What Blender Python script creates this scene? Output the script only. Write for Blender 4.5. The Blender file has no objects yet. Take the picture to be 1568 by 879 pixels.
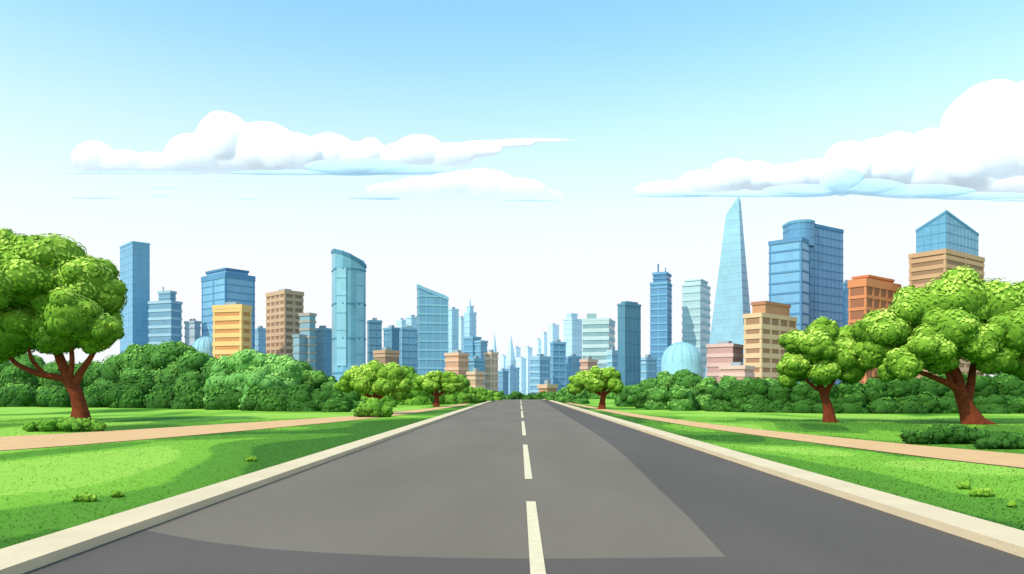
import bpy, bmesh, math, random
import numpy as np
from mathutils import Vector, noise
random.seed(4); rng=np.random.default_rng(7)
scene=bpy.context.scene
EYE=2.0; F=1100.0; VX=796.0; HY=599.0
def sx(px,d): return (px-VX)/F*d          # lateral metres of an image pixel column at distance d
def sz(py,d): return EYE+(HY-py)/F*d      # height metres at distance d
def srgb(r,g,b,k=1.0):
    f=lambda c:(c/12.92 if c<=0.04045 else ((c+0.055)/1.055)**2.4)
    return (f(r/255)*k,f(g/255)*k,f(b/255)*k,1)
def link(o): scene.collection.objects.link(o); return o
def G(y):
    if y<165: return 0.0
    if y<185: return -0.0006*(y-165)**2/1.0*0.6
    z=-0.144
    return max(z-0.022*(y-185),-14.0)
def newmesh(name,V,Fc,mats,midx=None,smooth=False):
    me=bpy.data.meshes.new(name); me.from_pydata([tuple(v) for v in V],[],Fc)
    for m in mats: me.materials.append(m)
    if midx is not None: me.polygons.foreach_set('material_index',midx)
    if smooth: me.polygons.foreach_set('use_smooth',[True]*len(Fc))
    me.update(); return link(bpy.data.objects.new(name,me))
# ---------- materials
def N(nt,t,**k):
    n=nt.nodes.new(t)
    for a,b in k.items(): setattr(n,a,b)
    return n
def base(name,rough=0.8,spec=0.3):
    m=bpy.data.materials.new(name); m.use_nodes=True
    b=m.node_tree.nodes['Principled BSDF']; b.inputs['Roughness'].default_value=rough
    b.inputs['Specular IOR Level'].default_value=spec
    return m,m.node_tree,b
def simple(name,col,rough=0.8,spec=0.2,var=0.12,scale=0.5,bump=0.0,bscale=8,metal=0,alpha=1):
    m,nt,b=base(name,rough,spec); b.inputs['Metallic'].default_value=metal; b.inputs['Alpha'].default_value=alpha
    tc=N(nt,'ShaderNodeTexCoord'); no=N(nt,'ShaderNodeTexNoise'); no.inputs['Scale'].default_value=scale; no.inputs['Detail'].default_value=5
    nt.links.new(tc.outputs['Object'],no.inputs['Vector'])
    r=N(nt,'ShaderNodeMapRange'); r.inputs[1].default_value=0.3; r.inputs[2].default_value=0.7; r.inputs[3].default_value=1-var; r.inputs[4].default_value=1+var
    nt.links.new(no.outputs[0],r.inputs[0])
    mx=N(nt,'ShaderNodeVectorMath',operation='SCALE'); mx.inputs[0].default_value=col[:3]
    nt.links.new(r.outputs[0],mx.inputs[3]); nt.links.new(mx.outputs[0],b.inputs['Base Color'])
    if bump:
        n2=N(nt,'ShaderNodeTexNoise'); n2.inputs['Scale'].default_value=bscale; n2.inputs['Detail'].default_value=6
        nt.links.new(tc.outputs['Object'],n2.inputs['Vector'])
        bp=N(nt,'ShaderNodeBump'); bp.inputs['Strength'].default_value=bump; bp.inputs['Distance'].default_value=0.05
        nt.links.new(n2.outputs[0],bp.inputs['Height']); nt.links.new(bp.outputs[0],b.inputs['Normal'])
    return m
_gc={}
def haze_mix(rgb,f=.15): return tuple(int(c*(1-f)+h*f) for c,h in zip(rgb,(214,230,236)))  # atmospheric haze blended into the facade colours
def glass(rgb,k=0.85):
    rgb=haze_mix(rgb); key=('g',)+rgb
    if key not in _gc:
        m,nt,b=base('glass_%d_%d_%d'%rgb,0.3,0.5)
        g=N(nt,'ShaderNodeNewGeometry'); mp=N(nt,'ShaderNodeMapping'); mp.inputs['Scale'].default_value=(0.28,0.28,0.27)
        nt.links.new(g.outputs['Position'],mp.inputs[0])
        fl=N(nt,'ShaderNodeVectorMath',operation='FLOOR'); nt.links.new(mp.outputs[0],fl.inputs[0])
        wn=N(nt,'ShaderNodeTexWhiteNoise'); nt.links.new(fl.outputs[0],wn.inputs['Vector'])
        no=N(nt,'ShaderNodeTexNoise'); no.inputs['Scale'].default_value=0.03; nt.links.new(g.outputs['Position'],no.inputs['Vector'])
        ad=N(nt,'ShaderNodeMath',operation='MULTIPLY_ADD'); ad.inputs[1].default_value=0.3; nt.links.new(wn.outputs[0],ad.inputs[0]); nt.links.new(no.outputs[0],ad.inputs[2])
        r=N(nt,'ShaderNodeMapRange'); r.inputs[1].default_value=0.3;r.inputs[2].default_value=1.0;r.inputs[3].default_value=0.88;r.inputs[4].default_value=1.16
        nt.links.new(ad.outputs[0],r.inputs[0])
        mx=N(nt,'ShaderNodeVectorMath',operation='SCALE'); mx.inputs[0].default_value=srgb(*rgb,k=k)[:3]
        nt.links.new(r.outputs[0],mx.inputs[3]); nt.links.new(mx.outputs[0],b.inputs['Base Color']); _gc[key]=m
    return _gc[key]
def wall(rgb,k=0.85):
    rgb=haze_mix(rgb); key=('w',)+rgb
    if key not in _gc: _gc[key]=simple('facade_%d_%d_%d'%rgb,srgb(*rgb,k=k),0.8,0.2,0.06,0.08)
    return _gc[key]
# ---------- buildings
class Build:
    def __init__(s,name): s.name=name; s.V=[];s.F=[];s.M=[];s.mats=[]
    def mi(s,m):
        if m not in s.mats: s.mats.append(m)
        return s.mats.index(m)
    def poly(s,pts,m):
        i=len(s.V); s.V+= [tuple(p) for p in pts]; s.F.append(list(range(i,i+len(pts)))); s.M.append(s.mi(m))
    def hexa(s,a,b,m):  # a,b: two quads (4 pts each), joined
        i=len(s.V); s.V+=[tuple(p) for p in a]+[tuple(p) for p in b]; k=s.mi(m)
        for f in ((0,1,2,3),(7,6,5,4),(0,4,5,1),(1,5,6,2),(2,6,7,3),(3,7,4,0)):
            s.F.append([i+q for q in f]); s.M.append(k)
    def prism(s,foot,tops,z0,body,band,roof=None,floor=4.0,bh=1.2,mull=0,mw=0.5,out=0.3,foot_top=None,parapet=1.0,bandtop=None,skip=0):
        n=len(foot); ft=foot_top or foot; roof=roof or band
        P=[Vector((p[0],p[1],z0)) for p in foot]; Q=[Vector((q[0],q[1],h)) for q,h in zip(ft,tops)]
        for i in range(n):
            j=(i+1)%n; s.poly([P[i],P[j],Q[j],Q[i]],body)
        s.poly(Q,roof)
        for i in range(n):
            j=(i+1)%n; L=(P[j]-P[i]).length
            if L<1.0: continue
            d=(P[j]-P[i]).normalized(); nn=Vector((d.y,-d.x,0))
            def at(t,z):
                a=P[i].lerp(P[j],t); b=Q[i].lerp(Q[j],t); v=(z-a.z)/max(b.z-a.z,.01); return a.lerp(b,v)
            hi,hj=Q[i].z,Q[j].z; hm=max(hi,hj)
            z=z0+floor
            if bh>0:
              while z<hm-bh*1.2:
                zt=z+bh; t0,t1=0.0,1.0
                if hi<zt and hj>hi: t0=(zt-hi)/(hj-hi)
                if hj<zt and hi>hj: t1=(hi-zt)/(hi-hj)
                if t1-t0>0.03:
                    e0=(t0 if t0>0 else -out*0.9/L); e1=(t1 if t1<1 else 1+out*0.9/L)
                    a0,a1,b0,b1=at(e0,z),at(e1,z),at(e0,zt),at(e1,zt)
                    o=nn*out; q=nn*-0.1
                    s.hexa([a0+o,a1+o,b1+o,b0+o],[a0+q,a1+q,b1+q,b0+q],band)
                z+=floor
            if mull:
                k=max(1,int(round(L/mull)))
                for c in range(0,k+1):
                    t=c/k; w=mw/2/L
                    ta,tb=max(t-w,0),min(t+w,1); 
                    ha=min(Q[i].z+(hj-hi)*ta,Q[i].z+(hj-hi)*tb)-0.05
                    a0,a1,b0,b1=at(ta,z0),at(tb,z0),at(ta,ha),at(tb,ha)
                    o=nn*(out*0.6); q=nn*-0.1
                    s.hexa([a0+o,a1+o,b1+o,b0+o],[a0+q,a1+q,b1+q,b0+q],band)
            if parapet:
                a0,a1,b0,b1=P[i],P[j],Q[i],Q[j]
                o=nn*(out+0.12); q=nn*-0.5
                lo=Vector((0,0,-parapet)); up=Vector((0,0,0.35))
                ex=d*(out+0.1)
                s.hexa([b0+o+lo-ex,b1+o+lo+ex,b1+o+up+ex,b0+o+up-ex],[b0+q+lo,b1+q+lo,b1+q+up,b0+q+up],bandtop or band)
    def box(s,cx,cy,wx,wy,z0,z1,m,ang=0):
        c,sn=math.cos(ang),math.sin(ang)
        pts=[(cx+c*a-sn*b,cy+sn*a+c*b) for a,b in ((-wx/2,-wy/2),(wx/2,-wy/2),(wx/2,wy/2),(-wx/2,wy/2))]
        s.hexa([(p[0],p[1],z0) for p in pts],[(p[0],p[1],z1) for p in pts],m)
    def done(s):
        o=newmesh(s.name,s.V,s.F,s.mats,s.M)
        bm=bmesh.new(); bm.from_mesh(o.data); bmesh.ops.recalc_face_normals(bm,faces=bm.faces); bm.to_mesh(o.data); bm.free()
        return o
def rect(a,b,c,d,t):
    ua,ub,uc=(a-VX)/F,(b-VX)/F,(c-VX)/F
    if uc>0: t=max(t,uc*2.2)
    xb=ub*d
    xl=ua*(d+t*xb)/(1+ua*t); yl=d+t*(xb-xl)
    xr=uc*(d-xb/t)/(1-uc/t); yr=d+(xr-xb)/t
    return [(xb,d),(xr,yr),(xr+xl-xb,yr+yl-d),(xl,yl)]   # front, right, back, left (ccw)
def simple_b(name,a,b,c,top,d,t,body,band,tops=None,roofbox=True,**k):
    B=Build(name); f=rect(a,b,c,d,t)
    if body.name.startswith('glass') and d<600: k.setdefault('mull',3.8); k.setdefault('mw',.4)
    h=sz(top,d); T=[h]*4 if tops is None else tops
    B.prism(f,T,G(d)-1,body,band,**k)
    if roofbox and tops is None:
        cx=sum(p[0] for p in f)/4; cy=sum(p[1] for p in f)/4; w=math.dist(f[0],f[3])*.4; w2=math.dist(f[0],f[1])*.35
        an=math.atan2(f[1][1]-f[0][1],f[1][0]-f[0][0])
        B.box(cx,cy,w2,w,h-.2,h+1.8,wall((150,165,170)),an)
    B.done(); return B
gb=glass
# left cluster
simple_b('blue_glass_tower',184,203,229,370,400,1.0,gb((96,158,192)),wall((110,172,204)),floor=4,bh=.6,roofbox=False,out=.15,parapet=.6)
B=Build('stepped_office_building')
f=rect(228,262,278,385,.35); B.prism(f,[sz(461,385)]*4,-8,gb((92,140,165)),wall((150,185,200)),floor=4.4,bh=1.5)
f2=rect(243,261,269,388,.35); B.prism(f2,[sz(446,388)]*4,sz(461,385)-.5,gb((92,140,165)),wall((140,175,190)),floor=2.5,bh=.5)
B.box(sx(250,393),393,.5,.5,sz(447,390),sz(438,390),wall((120,150,165))); B.done()
simple_b('small_grey_building',283,298,307,492,420,.5,wall((185,200,205)),wall((170,185,192)),floor=5,bh=1.0)
B=Build('blue_glass_office_block')
f=rect(309,345,390,390,.8)
B.prism(f,[sz(418,390)]*4,-8,gb((112,170,203)),wall((78,136,176)),floor=4,bh=.45,out=.2,mull=14,mw=1.6,parapet=2.5)
f=rect(316,346,380,394,.8); B.prism(f,[sz(411,394)]*4,sz(419,390),wall((105,160,195)),wall((60,115,155)),floor=9,bh=0,parapet=.8); B.done()
simple_b('orange_office_building',327,370,384,467,330,.3,wall((208,132,68)),wall((242,188,108)),floor=3.9,bh=2.1,out=.35,mull=13,mw=2.0,parapet=1.6)
simple_b('pale_blue_building',388,398,409,503,430,1,gb((150,200,220)),wall((165,208,222)),floor=4,bh=.8)
simple_b('tan_brick_tower',408,436,464,445,350,.9,wall((146,104,76)),wall((200,158,120)),floor=3.4,bh=1.7,out=.25,mull=4.2,mw=1.3,parapet=1.6)
B=Build('stepped_brown_tower')
B.prism(rect(459,474,483,330,.5),[sz(480,330)]*4,-6,gb((120,155,170)),wall((165,150,135)),floor=3.6,bh=1.0)
B.prism(rect(449,458,474,327,.5),[sz(513,327)]*4,-6,gb((120,155,170)),wall((135,150,155)),floor=3.6,bh=1.0); B.done()
simple_b('teal_office_building',480,497,508,503,370,.5,gb((110,165,190)),wall((130,180,200)),floor=4,bh=.8)
# curved glass tower
B=Build('curved_glass_tower'); d=330
ft=[(sx(508,338),338),(sx(513,330),330),(sx(525,329),329),(sx(537,330),330),(sx(549,332.5),332.5),(sx(560,337),337),(sx(556,352),352),(sx(512,352),352)]
B.prism(ft,[sz(383,336),sz(382,330),sz(385,329),sz(390,330),sz(397,332),sz(407,337),sz(400,352),sz(383,352)],-6,gb((104,170,193)),wall((68,128,158)),floor=16,bh=.7,out=.2,parapet=1.4)
B.prism([(sx(516,329.2),328.9),(sx(530,329.2),328.9),(sx(530,329.2),330.2),(sx(516,329.2),330.2)],[sz(410,329)]*4,sz(560,329),gb((140,198,214)),wall((100,163,187)),floor=8,bh=.4,out=.12,parapet=0)
B.prism([(sx(545,331.6),330.9),(sx(556,334.5),334.8),(sx(556,334.5),336.5),(sx(545,331.6),333)],[sz(418,331)]*4,sz(570,331),gb((140,198,214)),wall((100,163,187)),floor=8,bh=.4,out=.12,parapet=0)
B.done()
simple_b('slim_teal_building',563,566,584,491,380,2.5,gb((80,140,165)),wall((95,150,175)),floor=4,bh=.6)
simple_b('teal_block',588,600,611,502,400,1,gb((85,145,170)),wall((105,160,182)),floor=4,bh=.6)
simple_b('teal_block',610,616,641,502,420,2,gb((92,152,178)),wall((110,168,190)),floor=4,bh=.6)
simple_b('pale_blue_building',622,630,641,485,520,1,gb((175,216,230)),wall((185,222,234)),floor=5,bh=.8)
simple_b('pale_blue_building',608,615,622,490,560,1,gb((185,222,234)),wall((195,228,238)),floor=5,bh=.8)
simple_b('small_brown_building',573,590,610,537,300,.9,wall((150,110,85)),wall((190,145,110)),floor=4,bh=1.3)
# slanted tower
simple_b('slanted_roof_tower',639,642,686,437,350,4.0,gb((92,153,181)),wall((125,183,204)),tops=[sz(437,350),sz(457,354),sz(455,366),sz(438,362)],floor=4.4,bh=.9,out=.25,parapet=1.2)
simple_b('pale_blue_building',686,692,702,473,560,1,gb((160,208,224)),wall((175,218,230)),floor=5,bh=.8)
# spired pale tower
B=Build('spired_tower'); B.prism(rect(711,719,729,600,1),[sz(478,600)]*4,-14,gb((155,204,222)),wall((172,214,228)),floor=5,bh=1)
B.prism(rect(715,720,725,603,1),[sz(468,600)]*4,sz(479,600),gb((155,204,222)),wall((172,214,228)),floor=5,bh=.8,parapet=.5)
cx=sx(720,606); B.prism([(cx-1,605),(cx+1,605),(cx+1,607),(cx-1,607)],[sz(455,600)]*4,sz(469,600),wall((140,190,212)),wall((140,190,212)),foot_top=[(cx-.1,605.9),(cx+.1,605.9),(cx+.1,606.1),(cx-.1,606.1)],bh=0,parapet=0); B.done()
simple_b('pale_blue_building',700,706,713,486,700,1,gb((195,228,238)),wall((200,230,240)),floor=6,bh=.8)
B=Build('stepped_teal_tower'); B.prism(rect(710,724,736,440,.8),[sz(516,440)]*4,-10,gb((95,152,180)),wall((120,174,198)),floor=4,bh=.8)
B.prism(rect(724,736,746,438,.8),[sz(522,438)]*4,-10,gb((105,162,188)),wall((130,182,204)),floor=4,bh=.8); B.done()
simple_b('peach_building',682,702,717,541,330,.6,wall((200,145,105)),wall((225,175,135)),floor=4,bh=1.4)
simple_b('teal_block',717,726,742,550,360,1,gb((100,160,180)),wall((120,175,192)),floor=4,bh=1)
simple_b('small_tan_building',716,728,741,570,300,1,wall((190,150,110)),wall((220,180,140)),floor=3.5,bh=1.2)
simple_b('tan_tower',742,752,762,540,380,.8,wall((205,165,125)),wall((235,200,160)),floor=4,bh=1.4,mull=3.5,mw=1)
def spire(name,x0,x1,top,sh,d,col,band):
    B=Build(name); xm=(x0+x1)/2; f=rect(x0,xm,x1,d,1)
    B.prism(f,[sz(sh,d)]*4,-14,gb(col),wall(band),floor=5,bh=.8)
    cx=sum(p[0] for p in f)/4; cy=sum(p[1] for p in f)/4
    e=.12
    B.prism(f,[sz(top,d)]*4,sz(sh,d)+.4,wall(band),wall(band),foot_top=[(cx,cy-e),(cx+e,cy),(cx,cy+e),(cx-e,cy)],bh=0,parapet=0); B.done()
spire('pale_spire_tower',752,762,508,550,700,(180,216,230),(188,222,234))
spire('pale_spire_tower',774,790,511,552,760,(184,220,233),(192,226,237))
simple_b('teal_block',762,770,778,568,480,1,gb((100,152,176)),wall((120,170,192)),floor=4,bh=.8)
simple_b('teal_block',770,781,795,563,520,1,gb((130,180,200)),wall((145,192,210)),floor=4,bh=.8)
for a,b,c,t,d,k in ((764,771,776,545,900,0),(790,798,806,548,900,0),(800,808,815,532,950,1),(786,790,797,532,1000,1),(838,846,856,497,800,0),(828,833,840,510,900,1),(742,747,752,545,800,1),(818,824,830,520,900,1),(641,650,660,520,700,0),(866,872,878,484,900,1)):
    col=(204,232,241) if k else (190,224,236)  # distance haze painted in as paler tower colours
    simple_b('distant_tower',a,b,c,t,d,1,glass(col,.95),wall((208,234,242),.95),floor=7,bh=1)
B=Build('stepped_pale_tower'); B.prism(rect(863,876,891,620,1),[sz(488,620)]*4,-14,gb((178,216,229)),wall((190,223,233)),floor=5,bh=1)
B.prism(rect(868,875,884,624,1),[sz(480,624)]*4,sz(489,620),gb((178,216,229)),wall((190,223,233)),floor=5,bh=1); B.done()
simple_b('blue_banded_building',812,826,842,546,400,.8,gb((105,162,190)),wall((155,198,214)),floor=3.6,bh=1.3)
simple_b('blue_office_tower',843,847,866,524,420,2,gb((95,152,184)),wall((122,175,202)),floor=4,bh=.9)
simple_b('blue_office_building',866,877,889,546,430,1,gb((115,170,195)),wall((135,185,206)),floor=4,bh=.9)
simple_b('small_tan_building',825,838,852,590,240,1,wall((190,140,100)),wall((225,180,140)),floor=3,bh=1)
simple_b('peach_building',889,900,914,551,320,1,wall((190,140,115)),wall((215,170,145)),floor=4,bh=1.2)
B=Build('grey_green_office_building'); B.prism(rect(892,932,941,400,.3),[sz(488,400)]*4,-9,gb((120,158,158)),wall((190,214,208)),floor=4.4,bh=2.1)
B.box(sx(906,410),410,5,6,sz(489,400),sz(478,400),wall((150,180,180))); B.done()
simple_b('pale_blue_building',930,937,946,537,360,1,gb((120,175,195)),wall((175,210,220)),floor=3.6,bh=1.3)
B=Build('dark_teal_tower'); f=rect(946,957,981,330,1.3)
B.prism(f,[sz(465,330)]*4,-6,gb((68,120,143)),wall((80,132,155)),floor=6,bh=.4,out=.12,parapet=.6,mull=2.6,mw=.3)
f=rect(951,959,977,332,1.3);B.prism(f,[sz(461,332)]*4,sz(466,330),wall((78,132,155)),wall((70,120,145)),bh=0,parapet=0);B.done()
simple_b('pale_blue_building',980,992,1005,548,350,1,gb((120,180,200)),wall((160,205,218)),floor=4,bh=1.1)
simple_b('teal_block',1002,1008,1020,520,440,1,gb((110,170,192)),wall((140,190,206)),floor=4,bh=1.1)
B=Build('crowned_blue_tower'); f=rect(996,1021,1028,380,.3); B.prism(f,[sz(432,380)]*4,-8,gb((78,136,176)),wall((108,168,203)),floor=3.8,bh=.9,mull=5.5,mw=.5)
f=rect(1000,1020,1027,382,.3); B.prism(f,[sz(417,382)]*4,sz(433,380),gb((55,115,160)),wall((90,150,190)),floor=2.5,bh=.5)
B.box(sx(1008,386),386,.8,.8,sz(418,382),sz(402,382),wall((90,130,160))); B.box(sx(1019,386),386,.5,.5,sz(418,382),sz(408,382),wall((90,130,160))); B.done()
B=Build('pale_green_tower'); 
f=rect(1045,1072,1087,400,.6); B.prism(f,[sz(434,400)]*4,-9,gb((172,205,205)),wall((190,216,214)),floor=4.4,bh=1.7)
f=rect(1049,1073,1083,402,.6); B.prism(f,[sz(428,402)]*4,sz(435,400),wall((190,218,215)),wall((180,208,206)),bh=0,parapet=.5); B.done()
# domed hall
def dome(name,px,py_top,rpx,d,col):
    B=Build(name); cx=sx(px,d); R=rpx/F*d; zt=sz(py_top,d); zb=zt-R; m=wall(col); m2=wall((125,186,200))
    n=28; prev=None
    ring=lambda r,z:[(cx+r*math.cos(2*math.pi*i/n),d+R+r*math.sin(2*math.pi*i/n),z) for i in range(n)]
    levels=[(R,-4),(R,zb)]+[(R*math.cos(a),zb+R*math.sin(a)) for a in np.linspace(0.15,1.5,8)]
    rings=[ring(*l) for l in levels]
    for k in range(len(rings)-1):
        for i in range(n):
            j=(i+1)%n; B.poly([rings[k][i],rings[k][j],rings[k+1][j],rings[k+1][i]],m)
    B.poly(rings[-1],m)
    for k in range(0,n,2):
        for q in range(1,len(levels)-1):
            a=2*math.pi*k/n
            def pt(r,z,w,o): return (cx+(r+o)*math.cos(a)-w*math.sin(a),d+R+(r+o)*math.sin(a)+w*math.cos(a),z)
            (r0,z0),(r1,z1)=levels[q],levels[q+1]
            B.hexa([pt(r0,z0,-.15,.15),pt(r0,z0,.15,.15),pt(r1,z1+.15,.15,.1),pt(r1,z1+.15,-.15,.1)],[pt(r0,z0,-.15,-.3),pt(r0,z0,.15,-.3),pt(r1,z1,.15,-.3),pt(r1,z1,-.15,-.3)],m2)
    B.done()
dome('glass_domed_hall',1051,522,32,300,(150,205,214))
dome('glass_domed_hall',307,514,20,340,(145,195,212))
# glass pyramid skyscraper
B=Build('tapered_glass_skyscraper'); d=370
f=rect(1073,1143,1162,d,.8)
ap=[(sx(1131,d+6),d+6),(sx(1134,d+8),d+8),(sx(1126,d+14),d+14),(sx(1112,d+10),d+10)]
B.prism(f,[sz(300,d+6),sz(308,d+8),sz(322,d+14),sz(328,d+10)],-8,gb((142,190,206)),wall((158,204,218)),foot_top=ap,floor=4,bh=.35,out=.1,mull=60,mw=.7,parapet=0)
B.done()
simple_b('pink_building',1083,1122,1138,527,300,.4,wall((196,142,132)),wall((222,176,164)),floor=4,bh=1.6)
simple_b('low_pink_building',1103,1140,1154,561,270,.4,wall((205,150,135)),wall((228,180,165)),floor=3.5,bh=1.6)
B=Build('tan_office_building')
f=rect(1140,1166,1219,290,1.1); B.prism(f,[sz(480,290)]*4,-4,wall((160,110,74)),wall((225,182,134)),floor=3.9,bh=2.0,mull=7,mw=1.5,parapet=1.4)
f=rect(1152,1172,1209,293,1.1); B.prism(f,[sz(462,293)]*4,sz(481,290),wall((200,135,90)),wall((180,110,75)),floor=20,bh=0,parapet=1.0); B.done()
B=Build('large_blue_office_complex')
f=rect(1226,1240,1291,345,1.5); B.prism(f,[sz(342,345)]*4,-7,gb((74,133,175)),wall((66,121,164)),floor=4,bh=.4,out=.12,parapet=1.2,mull=3.6,mw=.35)
d=341; cx=sx(1226,d+6); R=20/F*d
arc=[(cx+R*math.cos(a),d+R+R*math.sin(a)) for a in np.linspace(math.pi,2*math.pi,9)]+[(cx+R,d+2*R),(cx-R,d+2*R)]
B.prism(arc,[sz(337,d)]*len(arc),sz(375,d),gb((75,135,178)),wall((95,155,190)),floor=4,bh=.5,out=.15,parapet=1)
f=rect(1178,1227,1240,335,.8); B.prism(f,[sz(364,335)]*4,-7,gb((106,166,202)),wall((78,134,176)),floor=5,bh=.8,mull=16,mw=1.6,out=.3,parapet=1.5)
B.done()
simple_b('blue_office_building',1288,1293,1304,433,380,2,gb((95,160,200)),wall((120,175,205)),floor=4,bh=.6)
B=Build('orange_brick_building'); f=rect(1300,1326,1378,300,1.3); B.prism(f,[sz(427,300)]*4,-4,wall((154,86,54)),wall((222,126,72)),floor=5,bh=1.3,mull=6.5,mw=1.4,parapet=3.0)
B.prism(rect(1306,1330,1368,303,1.3),[sz(422,303)]*4,sz(428,300),wall((205,100,50)),wall((215,115,60)),bh=0,parapet=.6); B.done()
B=Build('glass_top_brick_tower'); f=rect(1393,1448,1506,300,1.1)
B.prism(f,[sz(382,300)]*4,-4,wall((150,106,74)),wall((204,152,106)),floor=3.6,bh=1.7,mull=20,mw=1.6,parapet=1.6)
f=rect(1403,1449,1498,303,1.1); h=sz(323,303)
B.prism(f,[h,sz(345,303),sz(350,303),sz(345,303)],sz(383,300),gb((88,154,191)),wall((78,142,181)),floor=4,bh=.3,out=.1,parapet=.7,roof=wall((75,140,180)),mull=3.2,mw=.3); B.done()

# ---------- ground, road
ys=[-60,-20]+list(np.arange(0,165,5.0))+list(np.arange(165,190,2.5))+[200,250,300,400,500,600,700,815,1200,2500,6000]
def strip(name,cols,mat,off=0.0,smooth=False,yr=None,closed=False):
    Y=[y for y in ys if yr is None or yr[0]<=y<=yr[1]]
    V=[];Fc=[]; n=len(cols)
    for y in Y:
        for c in cols:
            x,z=c(y); V.append((x,y,G(y)+z+off))
    for r in range(len(Y)-1):
        for c in range(n-1):
            a=r*n+c; Fc.append([a,a+1,a+1+n,a+n])
    return newmesh(name,V,Fc,[mat],smooth=smooth)
LX,RX=-5.45,6.05; KW=.72
# grass material: mown lawn with lighter and darker growth
gm,nt,b=base('grass_mat',0.9,0.05)
geo=N(nt,'ShaderNodeNewGeometry'); sp=N(nt,'ShaderNodeSeparateXYZ'); nt.links.new(geo.outputs['Position'],sp.inputs[0])
mp=N(nt,'ShaderNodeMapping'); mp.inputs['Scale'].default_value=(0.085,0.05,0.0); mp.inputs['Location'].default_value=(3.3,1.2,0); nt.links.new(geo.outputs['Position'],mp.inputs[0])
n1=N(nt,'ShaderNodeTexNoise'); n1.inputs['Scale'].default_value=1.2; n1.inputs['Detail'].default_value=1.0; n1.inputs['Distortion'].default_value=.9
nt.links.new(mp.outputs[0],n1.inputs['Vector'])
ab=N(nt,'ShaderNodeMath',operation='ABSOLUTE'); nt.links.new(sp.outputs[0],ab.inputs[0])
mr=N(nt,'ShaderNodeMapRange'); mr.inputs[1].default_value=6.0; mr.inputs[2].default_value=11; mr.inputs[3].default_value=-.26; mr.inputs[4].default_value=.05
nt.links.new(ab.outputs[0],mr.inputs[0])
ad=N(nt,'ShaderNodeMath',operation='ADD'); nt.links.new(n1.outputs[0],ad.inputs[0]); nt.links.new(mr.outputs[0],ad.inputs[1])
nf=N(nt,'ShaderNodeTexNoise'); nf.inputs['Scale'].default_value=5; nf.inputs['Detail'].default_value=8; nt.links.new(geo.outputs['Position'],nf.inputs['Vector'])
a2=N(nt,'ShaderNodeMath',operation='MULTIPLY_ADD'); a2.inputs[1].default_value=.02; nt.links.new(nf.outputs[0],a2.inputs[0]); nt.links.new(ad.outputs[0],a2.inputs[2])
cr=N(nt,'ShaderNodeValToRGB'); e=cr.color_ramp.elements; K=.78
e[0].position=.345; e[0].color=srgb(70,120,38,K); e[1].position=.36; e[1].color=srgb(96,150,48,K)
for p,c in ((.47,(100,156,50)),(.485,(132,188,60)),(.56,(138,194,64)),(.575,(164,212,82))):
    q=e.new(p); q.color=srgb(*c,k=K)
nt.links.new(a2.outputs[0],cr.inputs[0])
r2=N(nt,'ShaderNodeMapRange'); r2.inputs[1].default_value=.3;r2.inputs[2].default_value=.7;r2.inputs[3].default_value=.93;r2.inputs[4].default_value=1.07; nt.links.new(nf.outputs[0],r2.inputs[0])
ms=N(nt,'ShaderNodeVectorMath',operation='SCALE'); nt.links.new(cr.outputs[0],ms.inputs[0]); nt.links.new(r2.outputs[0],ms.inputs[3])
# built-up city beyond the park, kept pale to bounce light onto the clouds
fr=N(nt,'ShaderNodeMapRange'); fr.inputs[1].default_value=240; fr.inputs[2].default_value=300; nt.links.new(sp.outputs[1],fr.inputs[0])
cm_=N(nt,'ShaderNodeMix',data_type='RGBA'); cm_.inputs[7].default_value=(.48,.50,.52,1)
nt.links.new(fr.outputs[0],cm_.inputs[0]); nt.links.new(ms.outputs[0],cm_.inputs[6]); nt.links.new(cm_.outputs[2],b.inputs['Base Color'])
KO_L,KO_R=LX-KW,RX+KW
xl=[-3000,-600,-200,-90,-50,-30,-20,-14,-10,-8]; 
cols=[(lambda y,x=x:(x,.10)) for x in xl]+[lambda y:(KO_L-.01,.10),lambda y:(KO_L+.1,-.03),lambda y:(KO_R-.1,-.03),lambda y:(KO_R+.01,.10)]+[(lambda y,x=-x:(x,.10)) for x in xl[::-1]]
strip('grass_ground',cols,gm)
# asphalt
def asphalt(name,c1,c2):
    m,nt,b=base(name,0.85,0.15); geo=N(nt,'ShaderNodeNewGeometry')
    n1=N(nt,'ShaderNodeTexNoise'); n1.inputs['Scale'].default_value=.35; n1.inputs['Detail'].default_value=4
    n2=N(nt,'ShaderNodeTexNoise'); n2.inputs['Scale'].default_value=40; n2.inputs['Detail'].default_value=3
    mp=N(nt,'ShaderNodeMapping'); mp.inputs['Scale'].default_value=(1,.25,1); nt.links.new(geo.outputs['Position'],mp.inputs[0])
    nt.links.new(mp.outputs[0],n1.inputs['Vector']); nt.links.new(geo.outputs['Position'],n2.inputs['Vector'])
    a=N(nt,'ShaderNodeMath',operation='MULTIPLY_ADD'); a.inputs[1].default_value=.7; nt.links.new(n2.outputs[0],a.inputs[0]); nt.links.new(n1.outputs[0],a.inputs[2])
    r=N(nt,'ShaderNodeMapRange'); r.inputs[1].default_value=.55; r.inputs[2].default_value=1.15; nt.links.new(a.outputs[0],r.inputs[0])
    mx=N(nt,'ShaderNodeMix',data_type='RGBA'); mx.inputs[6].default_value=c1; mx.inputs[7].default_value=c2
    nt.links.new(r.outputs[0],mx.inputs[0]); nt.links.new(mx.outputs[2],b.inputs['Base Color'])
    bp=N(nt,'ShaderNodeBump'); bp.inputs['Strength'].default_value=.25; bp.inputs['Distance'].default_value=.02; nt.links.new(n2.outputs[0],bp.inputs['Height']); nt.links.new(bp.outputs[0],b.inputs['Normal'])
    return m
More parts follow.
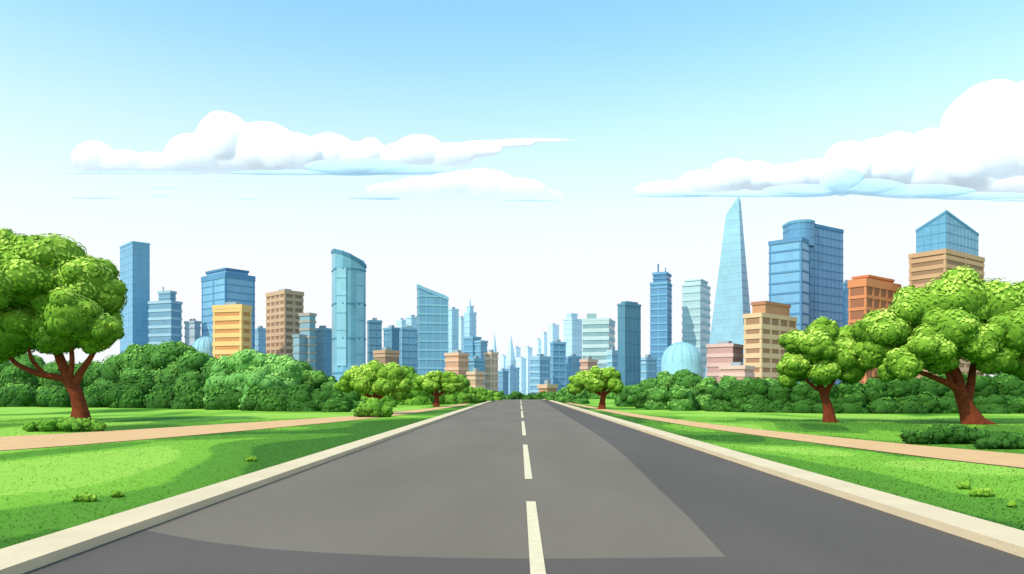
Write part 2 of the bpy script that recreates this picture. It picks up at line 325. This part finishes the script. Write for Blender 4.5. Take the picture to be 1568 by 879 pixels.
asp=asphalt('asphalt_mat',(.150,.120,.091,1),(.207,.168,.129,1)); asp2=asphalt('asphalt_shadow',(.094,.077,.066,1),(.126,.104,.088,1))
strip('asphalt_road',[lambda y:(LX-.05,0),lambda y:(RX+.05,0)],asp)
km=simple('kerb_mat',srgb(246,220,180,.74),.8,.2,.06,.8,.2,20)
for nm,a,bb in (('kerb',KO_L,LX),('kerb',RX,KO_R)):
    strip(nm,[lambda y,a=a:(a,-.02),lambda y,a=a:(a,.125),lambda y,bb=bb:(bb,.125),lambda y,bb=bb:(bb,-.02)],km)
# paths
def cur(tab): 
    return lambda y: float(np.interp(y,[t[0] for t in tab],[t[1] for t in tab]))
pl=cur([(-20,-38),(5,-28),(15,-23.7),(26,-19.2),(34,-16.3),(46,-13.2),(56,-11),(75,-9.4),(92,-8.4),(157,-7.3),(6000,-7.3)])
wl=cur([(-20,4.4),(26,4.0),(34,3.1),(46,2.3),(56,1.5),(80,.8),(150,.5)])
pr=cur([(-20,25),(0,19.6),(10,16.6),(19,13.9),(26,12.2),(37,10.4),(56,9.0),(75,8.5),(100,8.0),(157,7.6),(6000,7.6)])
wr=cur([(-20,2.4),(19,1.95),(27,1.35),(37,1.05),(56,.75),(100,.5),(150,.4)])
pm=simple('path_mat',srgb(244,194,140,.74),.9,.1,.06,1.2,.2,30)
em=simple('path_edge_mat',srgb(120,92,60,.7),.9,.1,.1,1)
for pf,ww in ((pl,wl),(pr,wr)):
    o1=strip('footpath',[lambda y,pf=pf,ww=ww:(pf(y)-ww(y),.115),lambda y,pf=pf,ww=ww:(pf(y)+ww(y),.115)],pm,yr=(-20,200))
    o2=strip('path_edging',[lambda y,pf=pf,ww=ww:(pf(y)-ww(y)-.1,.107),lambda y,pf=pf,ww=ww:(pf(y)+ww(y)+.1,.107)],em,yr=(-20,200)); o2.parent=o1
# markings
wm=simple('road_paint',srgb(244,224,184,.78),.7,.2,.08,6)
V=[];Fc=[]
for y0,y1 in ((1,13.0),(16.3,26.8),(32.4,47.8),(54,73),(79,104),(112,140),(148,164)):
    i=len(V); c=.2; w=.085
    V+=[(c-w,y0,.008),(c+w,y0,.008),(c+w,y1,.008),(c-w,y1,.008)]; Fc.append([i,i+1,i+2,i+3])
newmesh('lane_marking',V,Fc,[wm])
# shadow bands on the road, painted as darker asphalt sheets
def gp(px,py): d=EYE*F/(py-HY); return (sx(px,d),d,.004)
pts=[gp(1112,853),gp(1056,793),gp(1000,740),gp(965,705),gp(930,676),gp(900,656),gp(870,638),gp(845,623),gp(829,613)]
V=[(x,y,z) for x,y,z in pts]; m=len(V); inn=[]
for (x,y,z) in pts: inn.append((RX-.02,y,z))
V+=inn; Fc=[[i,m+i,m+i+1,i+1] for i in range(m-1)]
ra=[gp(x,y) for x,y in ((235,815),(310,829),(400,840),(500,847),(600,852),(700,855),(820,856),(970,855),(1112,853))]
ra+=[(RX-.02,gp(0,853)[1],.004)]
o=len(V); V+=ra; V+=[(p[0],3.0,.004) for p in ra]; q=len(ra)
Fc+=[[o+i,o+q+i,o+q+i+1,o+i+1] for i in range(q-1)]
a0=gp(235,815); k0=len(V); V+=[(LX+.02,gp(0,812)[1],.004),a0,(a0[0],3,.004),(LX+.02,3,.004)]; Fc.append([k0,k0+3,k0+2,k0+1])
newmesh('road_shadow_patch',V,Fc,[asp2])

# ---------- foliage
def ico(n):
    bm=bmesh.new(); bmesh.ops.create_icosphere(bm,subdivisions=n,radius=1)
    V=np.array([v.co[:] for v in bm.verts]); Fc=np.array([[v.index for v in f.verts] for f in bm.faces]); bm.free(); return V,Fc
I2=ico(2); I4=ico(4)
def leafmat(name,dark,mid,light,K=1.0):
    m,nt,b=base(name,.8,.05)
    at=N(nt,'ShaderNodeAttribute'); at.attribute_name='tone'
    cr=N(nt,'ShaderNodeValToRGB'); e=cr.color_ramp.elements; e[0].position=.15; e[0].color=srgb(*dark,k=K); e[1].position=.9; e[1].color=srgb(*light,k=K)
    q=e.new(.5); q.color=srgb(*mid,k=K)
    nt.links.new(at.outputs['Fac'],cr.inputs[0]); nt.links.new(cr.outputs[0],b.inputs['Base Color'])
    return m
lm_bright=leafmat('leaves_bright',(70,112,34),(126,166,52),(196,220,100))
lm_mid=leafmat('leaves_mid',(64,108,36),(106,152,50),(156,198,76))
lm_hedge=leafmat('leaves_hedge',(52,94,40),(80,128,54),(124,172,76))
lm_hedge2=leafmat('leaves_hedge_light',(78,132,62),(112,166,82),(158,204,106))
lm_dark=leafmat('leaves_dark',(40,76,28),(58,100,38),(86,136,52))
def foliage(lobes,leaf,dens,nsub=11,sub=.50,jit=.18,zmin=None,nblend=.8):
    """lobes: (x,y,z,rx,ry,rz). returns verts, faces, tone, loop normals"""
    S=[]
    for (x,y,z,rx,ry,rz) in lobes:
        S.append((x,y,z,rx*.9,ry*.9,rz*.9,0))
        for _ in range(nsub):
            v=rng.normal(size=3); v/=np.linalg.norm(v); v[2]=v[2]*.9+.1
            k=sub*rng.uniform(.65,1.1)
            S.append((x+v[0]*rx*.66,y+v[1]*ry*.66,z+v[2]*rz*.66,rx*k,ry*k,rz*k,1))
    S=np.array(S); Vs=[];Fs=[];T=[];n=0; LN=[]
    for s in S:                                   # inner cores
        V,Fc=I2; r=s[3:6]*.95
        Vs.append(V*r*(1+rng.normal(size=(len(V),1))*.015)+s[:3]); Fs+= (Fc+n).tolist(); n+=len(V); T.append(.32+.2*V[:,2]); LN.append(V[Fc.reshape(-1)])  # core tone likewise painted lighter on top
    P=[];Nn=[];Tn=[]
    for k,s in enumerate(S):
        ar=4*math.pi*((s[3]*s[4]+s[4]*s[5]+s[3]*s[5])/3); c=int(ar*dens/(leaf*leaf))
        v=rng.normal(size=(c,3)); v/=np.linalg.norm(v,axis=1)[:,None]
        p=s[:3]+v*s[3:6]*rng.uniform(.96,1.04,size=(c,1)); nn=v/s[3:6]; nn/=np.linalg.norm(nn,axis=1)[:,None]
        keep=np.ones(c,bool)
        for j,q in enumerate(S):
            if j==k: continue
            if abs(q[0]-s[0])>q[3]+s[3]: continue
            keep&=(((p-q[:3])/q[3:6])**2).sum(1)>.82
        if zmin is not None: keep&=p[:,2]>zmin
        p=p[keep];nn=nn[keep]
        t=.44+.28*nn[:,2]+ (.10 if s[6] else 0)*rng.uniform(-1,1) + rng.normal(size=len(p))*.05  # top light painted into leaf tone: upward-facing leaves lighter, plus random variation
        P.append(p);Nn.append(nn);Tn.append(t)
    P=np.concatenate(P);Nn=np.concatenate(Nn);Tn=np.concatenate(Tn); c=len(P)
    f=1.1/max(leaf*3.2,.1)*.6
    cl=np.array([noise.noise(Vector((a[0]*f*.5,a[1]*f*.5,a[2]*f*.7))) for a in P]); Tn=Tn+np.clip(cl*8,-.6,1)*.16
    zr=(P[:,2]-P[:,2].min())/max(np.ptp(P[:,2]),.01); Tn=Tn+(zr-.55)*.22      # shade painted into the tone, darker low in the crown
    M=Nn+rng.normal(size=(c,3))*jit; M/=np.linalg.norm(M,axis=1)[:,None]
    A=np.cross(M,rng.normal(size=(c,3))); A/=np.linalg.norm(A,axis=1)[:,None]; Bv=np.cross(M,A)
    L=leaf*rng.uniform(.7,1.3,size=(c,1))
    q=np.stack([P-A*L*.6,P-Bv*L*.36+M*L*.05,P+A*L*.6,P+Bv*L*.36+M*L*.05],axis=1).reshape(-1,3)
    Vs.append(q); idx=(np.arange(c*4).reshape(-1,4)+n).tolist(); Fs+=idx; T.append(np.repeat(Tn,4))
    SN=Nn*nblend+M*(1-nblend); SN/=np.linalg.norm(SN,axis=1)[:,None]; LN.append(np.repeat(SN,4,axis=0))
    return np.concatenate(Vs),Fs,np.concatenate(T),np.concatenate(LN)
def fol_obj(name,data,mat):
    V,Fc,T,LN=data; o=newmesh(name,V.tolist(),Fc,[mat],smooth=True); a=o.data.attributes.new('tone','FLOAT','POINT'); a.data.foreach_set('value',T.astype(np.float32))
    o.data.normals_split_custom_set(LN.tolist()); return o
bark=simple('bark_mat',srgb(116,54,32,.9),.9,.1,.3,3,.6,6)
def tube(V,Fc,pts,rad,n=10):
    P=[Vector(p) for p in pts]; m=len(P); i0=len(V)
    fr=[];R=[]
    steps=5
    for i in range(m-1):
        p0=P[max(i-1,0)];p1=P[i];p2=P[i+1];p3=P[min(i+2,m-1)]
        for k in range(steps+(1 if i==m-2 else 0)):
            t=k/steps; t2=t*t;t3=t2*t
            fr.append(.5*((2*p1)+(p2-p0)*t+(2*p0-5*p1+4*p2-p3)*t2+(3*p1-p0-3*p2+p3)*t3)); R.append(rad[i]*(1-t)+rad[i+1]*t)
    for i,p in enumerate(fr):
        d=(fr[min(i+1,len(fr)-1)]-fr[max(i-1,0)]).normalized(); a=d.cross(Vector((0,1,.1))).normalized(); bb=d.cross(a)
        for k in range(n):
            an=2*math.pi*k/n; r=R[i]*.88*(1+.1*math.sin(an*3+i*.3)); q=p+a*math.cos(an)*r+bb*math.sin(an)*r; V.append(tuple(q))
    for i in range(len(fr)-1):
        for k in range(n):
            a=i0+i*n+k; c=i0+i*n+(k+1)%n; Fc.append([a,c,c+n,a+n])
def tree(name,bx,by,lobes,limbs,mat,leaf=.3,dens=.85,depth=1.0,jit=.18,nsub=11):
    d=EYE*F/(by-HY); s=d/F; X0=sx(bx,d)
    emp=bpy.data.objects.new(name,None); link(emp); emp.location=(X0,d,.1)
    L=[]
    for (px,py,r,dy) in lobes:
        R=r*s; L.append((sx(px,d)-X0,dy*s,sz(py,d)-.1,R,R*depth,R*.88))
    o=fol_obj('crown',foliage(L,leaf,dens,jit=jit,nsub=nsub),mat); o.parent=emp
    V=[];Fc=[]
    for pts,rad in limbs:
        tube(V,Fc,[(sx(px,d)-X0,dy*s,sz(py,d)-.1) for px,py,dy in pts],[r*s for r in rad])
    o=newmesh('trunk',V,Fc,[bark],smooth=True); o.parent=emp
    return emp
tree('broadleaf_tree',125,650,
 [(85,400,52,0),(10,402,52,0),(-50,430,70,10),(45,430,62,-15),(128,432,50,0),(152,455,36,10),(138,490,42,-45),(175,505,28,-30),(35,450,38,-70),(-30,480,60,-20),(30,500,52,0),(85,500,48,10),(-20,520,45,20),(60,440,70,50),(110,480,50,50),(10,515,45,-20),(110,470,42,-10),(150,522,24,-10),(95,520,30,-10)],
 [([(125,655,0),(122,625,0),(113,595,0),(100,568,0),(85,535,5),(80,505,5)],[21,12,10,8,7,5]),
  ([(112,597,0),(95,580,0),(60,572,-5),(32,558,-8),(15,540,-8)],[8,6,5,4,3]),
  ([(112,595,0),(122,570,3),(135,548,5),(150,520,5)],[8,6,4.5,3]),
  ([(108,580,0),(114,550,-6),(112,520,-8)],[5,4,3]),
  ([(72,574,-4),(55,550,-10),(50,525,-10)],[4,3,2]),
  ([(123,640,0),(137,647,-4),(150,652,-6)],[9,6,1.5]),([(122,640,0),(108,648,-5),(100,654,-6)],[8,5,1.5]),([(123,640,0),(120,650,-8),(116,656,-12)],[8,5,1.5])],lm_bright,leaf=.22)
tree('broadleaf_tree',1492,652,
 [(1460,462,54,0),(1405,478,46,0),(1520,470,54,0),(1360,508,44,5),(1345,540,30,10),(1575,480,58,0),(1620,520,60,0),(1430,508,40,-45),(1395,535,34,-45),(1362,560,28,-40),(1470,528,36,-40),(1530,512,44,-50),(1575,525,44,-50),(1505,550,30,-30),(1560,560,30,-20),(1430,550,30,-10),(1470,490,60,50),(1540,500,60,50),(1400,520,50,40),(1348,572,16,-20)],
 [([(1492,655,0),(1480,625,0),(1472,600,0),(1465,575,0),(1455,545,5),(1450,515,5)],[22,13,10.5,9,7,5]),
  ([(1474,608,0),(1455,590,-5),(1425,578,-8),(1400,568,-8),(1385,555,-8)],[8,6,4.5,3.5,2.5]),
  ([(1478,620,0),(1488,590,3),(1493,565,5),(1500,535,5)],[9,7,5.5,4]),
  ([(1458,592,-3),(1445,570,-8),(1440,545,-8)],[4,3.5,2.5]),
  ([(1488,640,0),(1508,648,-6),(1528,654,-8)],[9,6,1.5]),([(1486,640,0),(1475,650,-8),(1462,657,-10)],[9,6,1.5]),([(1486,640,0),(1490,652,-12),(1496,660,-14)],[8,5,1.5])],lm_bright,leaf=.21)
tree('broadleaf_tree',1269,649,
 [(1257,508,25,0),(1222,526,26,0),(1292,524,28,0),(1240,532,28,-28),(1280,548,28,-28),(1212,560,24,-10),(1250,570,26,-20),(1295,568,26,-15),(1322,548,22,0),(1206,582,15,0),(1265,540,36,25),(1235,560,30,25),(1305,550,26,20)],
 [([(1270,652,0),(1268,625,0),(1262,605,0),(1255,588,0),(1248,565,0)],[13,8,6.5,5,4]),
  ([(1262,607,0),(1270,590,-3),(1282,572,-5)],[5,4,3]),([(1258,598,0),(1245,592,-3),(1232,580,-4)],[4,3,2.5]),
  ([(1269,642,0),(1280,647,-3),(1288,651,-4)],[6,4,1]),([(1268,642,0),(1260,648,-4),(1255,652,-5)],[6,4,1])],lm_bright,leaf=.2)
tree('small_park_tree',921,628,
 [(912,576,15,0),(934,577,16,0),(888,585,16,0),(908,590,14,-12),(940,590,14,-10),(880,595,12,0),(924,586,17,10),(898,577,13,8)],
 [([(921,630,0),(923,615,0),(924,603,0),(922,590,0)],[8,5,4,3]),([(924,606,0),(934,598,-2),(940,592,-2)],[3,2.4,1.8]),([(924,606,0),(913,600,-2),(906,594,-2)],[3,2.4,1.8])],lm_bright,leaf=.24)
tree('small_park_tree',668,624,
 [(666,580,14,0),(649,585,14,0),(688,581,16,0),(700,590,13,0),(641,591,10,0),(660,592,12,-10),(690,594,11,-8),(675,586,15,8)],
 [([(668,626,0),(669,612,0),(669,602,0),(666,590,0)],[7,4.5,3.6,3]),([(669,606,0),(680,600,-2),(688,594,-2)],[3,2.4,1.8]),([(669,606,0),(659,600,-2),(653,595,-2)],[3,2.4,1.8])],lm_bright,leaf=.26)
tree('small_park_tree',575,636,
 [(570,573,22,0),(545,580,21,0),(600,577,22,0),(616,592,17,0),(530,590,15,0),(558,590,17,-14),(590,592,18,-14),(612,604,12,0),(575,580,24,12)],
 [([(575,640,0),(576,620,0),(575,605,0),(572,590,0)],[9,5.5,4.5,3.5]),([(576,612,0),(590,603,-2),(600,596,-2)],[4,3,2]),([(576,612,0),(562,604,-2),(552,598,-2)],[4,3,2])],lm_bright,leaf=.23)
# hedge / shrub masses
def mass(name,items,mat,leaf,dens=.8,ry=.8):
    L=[]
    for (px,top,r,d) in items:
        s=d/F; R=r*s; x=sx(px,d); zt=sz(top,d); z=zt-R*.9
        L.append((x,d,z,R,R*ry,R*.9))
        g=G(d)
        while z>g+R*.35:
            z-=R*.85; L.append((x+rng.uniform(-.3,.3)*R,d-rng.uniform(0,.5)*R,max(z,g+.2*R),R*1.08,R*ry,R*.8))
    return fol_obj(name,foliage(L,leaf,dens,nsub=8,jit=.2,zmin=-1.5 if items[0][3]<170 else None),mat)
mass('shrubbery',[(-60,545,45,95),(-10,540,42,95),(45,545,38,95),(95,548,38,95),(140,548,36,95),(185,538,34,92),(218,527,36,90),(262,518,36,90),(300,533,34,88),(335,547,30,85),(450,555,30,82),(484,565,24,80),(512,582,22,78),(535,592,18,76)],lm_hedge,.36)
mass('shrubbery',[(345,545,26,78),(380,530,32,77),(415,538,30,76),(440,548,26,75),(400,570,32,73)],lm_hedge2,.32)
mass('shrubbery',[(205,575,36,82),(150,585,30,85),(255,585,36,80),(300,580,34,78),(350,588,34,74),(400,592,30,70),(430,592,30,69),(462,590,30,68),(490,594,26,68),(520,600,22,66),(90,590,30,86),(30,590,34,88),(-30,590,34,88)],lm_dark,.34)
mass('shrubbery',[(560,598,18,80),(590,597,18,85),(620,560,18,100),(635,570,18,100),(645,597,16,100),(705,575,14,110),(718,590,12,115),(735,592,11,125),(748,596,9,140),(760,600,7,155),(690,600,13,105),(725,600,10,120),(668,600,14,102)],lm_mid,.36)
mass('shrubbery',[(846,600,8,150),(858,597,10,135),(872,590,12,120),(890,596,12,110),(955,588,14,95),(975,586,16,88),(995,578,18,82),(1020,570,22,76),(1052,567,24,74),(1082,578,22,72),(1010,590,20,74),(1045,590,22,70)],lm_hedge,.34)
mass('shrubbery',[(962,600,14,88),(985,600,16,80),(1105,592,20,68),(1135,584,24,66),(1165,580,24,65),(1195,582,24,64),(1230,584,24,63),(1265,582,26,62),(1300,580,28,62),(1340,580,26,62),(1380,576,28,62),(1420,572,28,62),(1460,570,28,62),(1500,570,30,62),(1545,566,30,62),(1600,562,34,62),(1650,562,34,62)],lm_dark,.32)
mass('distant_tree_line',[(x,600+random.uniform(-4,5),9,230+random.uniform(0,30)) for x in range(700,900,9)],lm_dark,.9)
mass('distant_tree_line',[(x,585+random.uniform(-8,6),26,190+random.uniform(0,20)) for x in list(range(-150,700,26))+list(range(890,1900,28))],lm_hedge,1.1)
def shrub(name,px,by,w,h,mat,leaf=.14):
    d=EYE*F/(by-HY); s=d/F; X=sx(px,d); L=[]
    n=max(3,int(w/h*2.2))
    for i in range(n):
        t=(i+.5)/n*2-1; R=h*s*.5*(1-.35*abs(t)); L.append((t*w*s*.42,rng.uniform(-.2,.2)*h*s,R*.75,R*1.1,R,R*.95))
    o=fol_obj(name,foliage(L,leaf,.7,nsub=10,jit=.7,nblend=.5),mat); o.location=(X,d,.1); return o
shrub('round_shrub',572,641,56,33,lm_mid,.18)
shrub('ground_shrub',100,664,135,27,lm_mid,.14)
shrub('ground_shrub',1455,684,160,36,lm_dark,.13)
shrub('ground_shrub',1540,692,100,30,lm_dark,.13)
for p in ((131,777,36,15),(180,770,14,14),(385,712,16,10),(1477,757,15,15),(1503,769,36,17),(1550,786,12,12)): shrub('clover_clump',p[0],p[1],p[2],p[3],lm_bright,.06)
# short grass blades on the verges
c=80000
yy=6+ (rng.random(c)**1.6)*45; side=rng.random(c)<.5
xx=np.where(side,KO_L-.03-rng.random(c)*(yy*.75),KO_R+.03+rng.random(c)*(yy*.72))
plx=np.array([pl(y) for y in yy]); prx=np.array([pr(y) for y in yy]); wlx=np.array([wl(y) for y in yy]); wrx=np.array([wr(y) for y in yy])
k=(np.abs(xx-plx)>wlx+.12)&(np.abs(xx-prx)>wrx+.12); xx=xx[k];yy=yy[k];c=len(xx)
h=rng.uniform(.008,.024,c)*(1+yy/80); w=.004+.0004*yy; an=rng.random(c)*math.pi; dx=np.cos(an)*w; dy=np.sin(an)*w
V=np.stack([np.stack([xx-dx,yy-dy,np.full(c,.1)],1),np.stack([xx+dx,yy+dy,np.full(c,.1)],1),np.stack([xx+rng.normal(size=c)*.02,yy+rng.normal(size=c)*.02,.1+h],1)],1).reshape(-1,3)
gb_=newmesh('grass_blades',V.tolist(),np.arange(c*3).reshape(-1,3).tolist(),[gm],smooth=True)
gb_.data.normals_split_custom_set([(0,-.1,.99)]*(c*3))

# ---------- clouds
def cloudmat(name,z0,z1,amin,amax=1.0):
    m,nt,b=base(name,1.0,0.0); b.inputs['Base Color'].default_value=(.96,.965,.97,1)
    g=N(nt,'ShaderNodeNewGeometry'); s=N(nt,'ShaderNodeSeparateXYZ'); nt.links.new(g.outputs['Position'],s.inputs[0])
    n=N(nt,'ShaderNodeTexNoise'); n.inputs['Scale'].default_value=.012; n.inputs['Detail'].default_value=3; nt.links.new(g.outputs['Position'],n.inputs['Vector'])
    a=N(nt,'ShaderNodeMath',operation='MULTIPLY_ADD'); a.inputs[1].default_value=-(z1-z0)*.6; nt.links.new(n.outputs[0],a.inputs[0]); nt.links.new(s.outputs[2],a.inputs[2])
    r=N(nt,'ShaderNodeMapRange',interpolation_type='SMOOTHSTEP'); r.inputs[1].default_value=z0-(z1-z0)*.4; r.inputs[2].default_value=z1-(z1-z0)*.3; r.inputs[3].default_value=amin; r.inputs[4].default_value=amax
    nt.links.new(a.outputs[0],r.inputs[0]); nt.links.new(r.outputs[0],b.inputs['Alpha']); return m
cm2=simple('cloud_base_mat',(.60,.82,.93,1),1,0,.03,.01,alpha=.6)
def cloud(name,lobes,base_py,D=1600,mat=None,fade=(.2,1.0),fh=40):
    s=D/F; V=[];Fc=[];n=0; Iv,If=I4
    zb=sz(base_py,D)
    for (px,py,rx,ry) in lobes:
        cx,cz=sx(px,D),sz(py,D)
        dy=rng.uniform(-.2,.2)*ry*s
        W=[]
        for v in Iv:
            q=Vector(v); nz=noise.noise(q*1.6+Vector((px*.1,py*.1,0)))*.10
            q=q*(1+nz); x=cx+q.x*rx*s; z=cz+q.z*ry*s
            if z<zb: z=zb-(zb-z)*.06
            W.append((x,D+dy+q.y*min(ry*.6,rx)*s,z))
        V+=W; Fc+=(If+n).tolist(); n+=len(W)
    o=newmesh(name,V,Fc,[mat or cloudmat('cloud_mat',zb-5,zb+fh*s,*fade)],smooth=True)
    if mat is None:
        r=o.modifiers.new('union','REMESH'); r.mode='VOXEL'; r.voxel_size=4.0; r.use_smooth_shade=True
        sm=o.modifiers.new('soften','SMOOTH'); sm.iterations=6
    return o
c1=cloud('cumulus_cloud',[(145,243,34,27),(190,252,40,22),(235,252,40,20),(300,240,50,35),(342,212,42,41),(400,226,58,43),(450,240,50,35),(500,232,42,32),(545,242,30,26),(568,232,22,20),(610,240,30,22),(642,232,40,26),(690,238,40,20),(725,230,45,13),(765,220,60,7),(820,215,64,4),(370,245,120,25),(600,250,120,12)],264)
c2=cloud('cumulus_cloud',[(600,290,42,12),(650,286,50,17),(700,282,45,22),(742,284,50,27),(790,292,50,20),(830,298,40,10)],304,fade=(0.0,.8))
c3=cloud('cumulus_cloud',[(1030,290,60,14),(1080,281,45,20),(1120,268,36,25),(1160,268,36,24),(1210,272,40,22),(1245,266,36,24),(1300,252,42,36),(1345,248,50,40),(1378,240,42,41),(1430,240,42,44),(1470,240,50,45),(1520,200,74,75),(1590,200,80,80),(1640,250,90,60),(1500,265,120,35),(1600,275,120,35)],300)
u=cloud('cloud_underside',[(1150,298,130,4),(1230,292,60,10),(1290,277,34,22),(1330,287,60,13),(1400,293,90,11),(1500,300,100,6),(1590,308,80,4),(1030,299,60,3)],308,D=1500,mat=cm2); u.parent=c3
u=cloud('cloud_underside',[(470,264,120,4),(545,255,80,13),(610,260,90,8),(200,265,110,1.5)],268,D=1500,mat=cm2); u.parent=c1
for p in ((140,303,38,1.2),(245,299,14,.9),(250,288,18,.9),(380,305,20,.9),(348,278,14,.9),(572,303,40,2.5),(810,307,45,.9)):
    u=cloud('cloud_wisp',[p,(p[0]+p[2]*.5,p[1]+1,p[2]*.7,p[3]*.7)],p[1]+p[3],mat=cm2); u.parent=c2

# ---------- light
SUN=Vector((-.50,-.52,.70)).normalized(); el=math.asin(SUN.z); azb=math.atan2(SUN.x,SUN.y)
w=bpy.data.worlds.new('World'); scene.world=w; w.use_nodes=True; nt=w.node_tree; bg=nt.nodes['Background']
sk=N(nt,'ShaderNodeTexSky'); sk.sky_type='NISHITA'; sk.sun_disc=False; sk.sun_elevation=el; sk.sun_rotation=azb; sk.air_density=1.0; sk.dust_density=.6; sk.ozone_density=1.2
tc=N(nt,'ShaderNodeTexCoord'); se=N(nt,'ShaderNodeSeparateXYZ'); nt.links.new(tc.outputs['Generated'],se.inputs[0])
r=N(nt,'ShaderNodeMapRange',interpolation_type='SMOOTHSTEP'); r.inputs[1].default_value=.12; r.inputs[2].default_value=.47; r.inputs[3].default_value=1.0; r.inputs[4].default_value=0.0
nt.links.new(se.outputs[2],r.inputs[0])
mx=N(nt,'ShaderNodeMix',data_type='RGBA'); mx.inputs[7].default_value=(9.7,9.85,10.1,1)
tint=N(nt,'ShaderNodeVectorMath',operation='MULTIPLY'); tint.inputs[1].default_value=(2.9,3.7,3.2); nt.links.new(sk.outputs[0],tint.inputs[0])
nt.links.new(r.outputs[0],mx.inputs[0]); nt.links.new(tint.outputs[0],mx.inputs[6]); nt.links.new(mx.outputs[2],bg.inputs[0]); bg.inputs[1].default_value=.1
sl=bpy.data.lights.new('sun','SUN'); sl.energy=3.7; sl.angle=math.radians(.5); sl.color=(1,.91,.8); so=link(bpy.data.objects.new('sun',sl)); so.rotation_euler=(-SUN).to_track_quat('-Z','Y').to_euler()
cam=bpy.data.cameras.new('camera'); co=link(bpy.data.objects.new('camera',cam)); co.location=(0,0,EYE); co.rotation_euler=(math.radians(90),0,0)
cam.lens=36*F/1568; cam.sensor_width=36; cam.shift_x=-(VX-784)/1568; cam.shift_y=(HY-439.5)/1568; cam.clip_end=20000; cam.clip_start=.1
scene.camera=co
scene.view_settings.view_transform='Standard'; scene.view_settings.look='None'; scene.view_settings.exposure=0
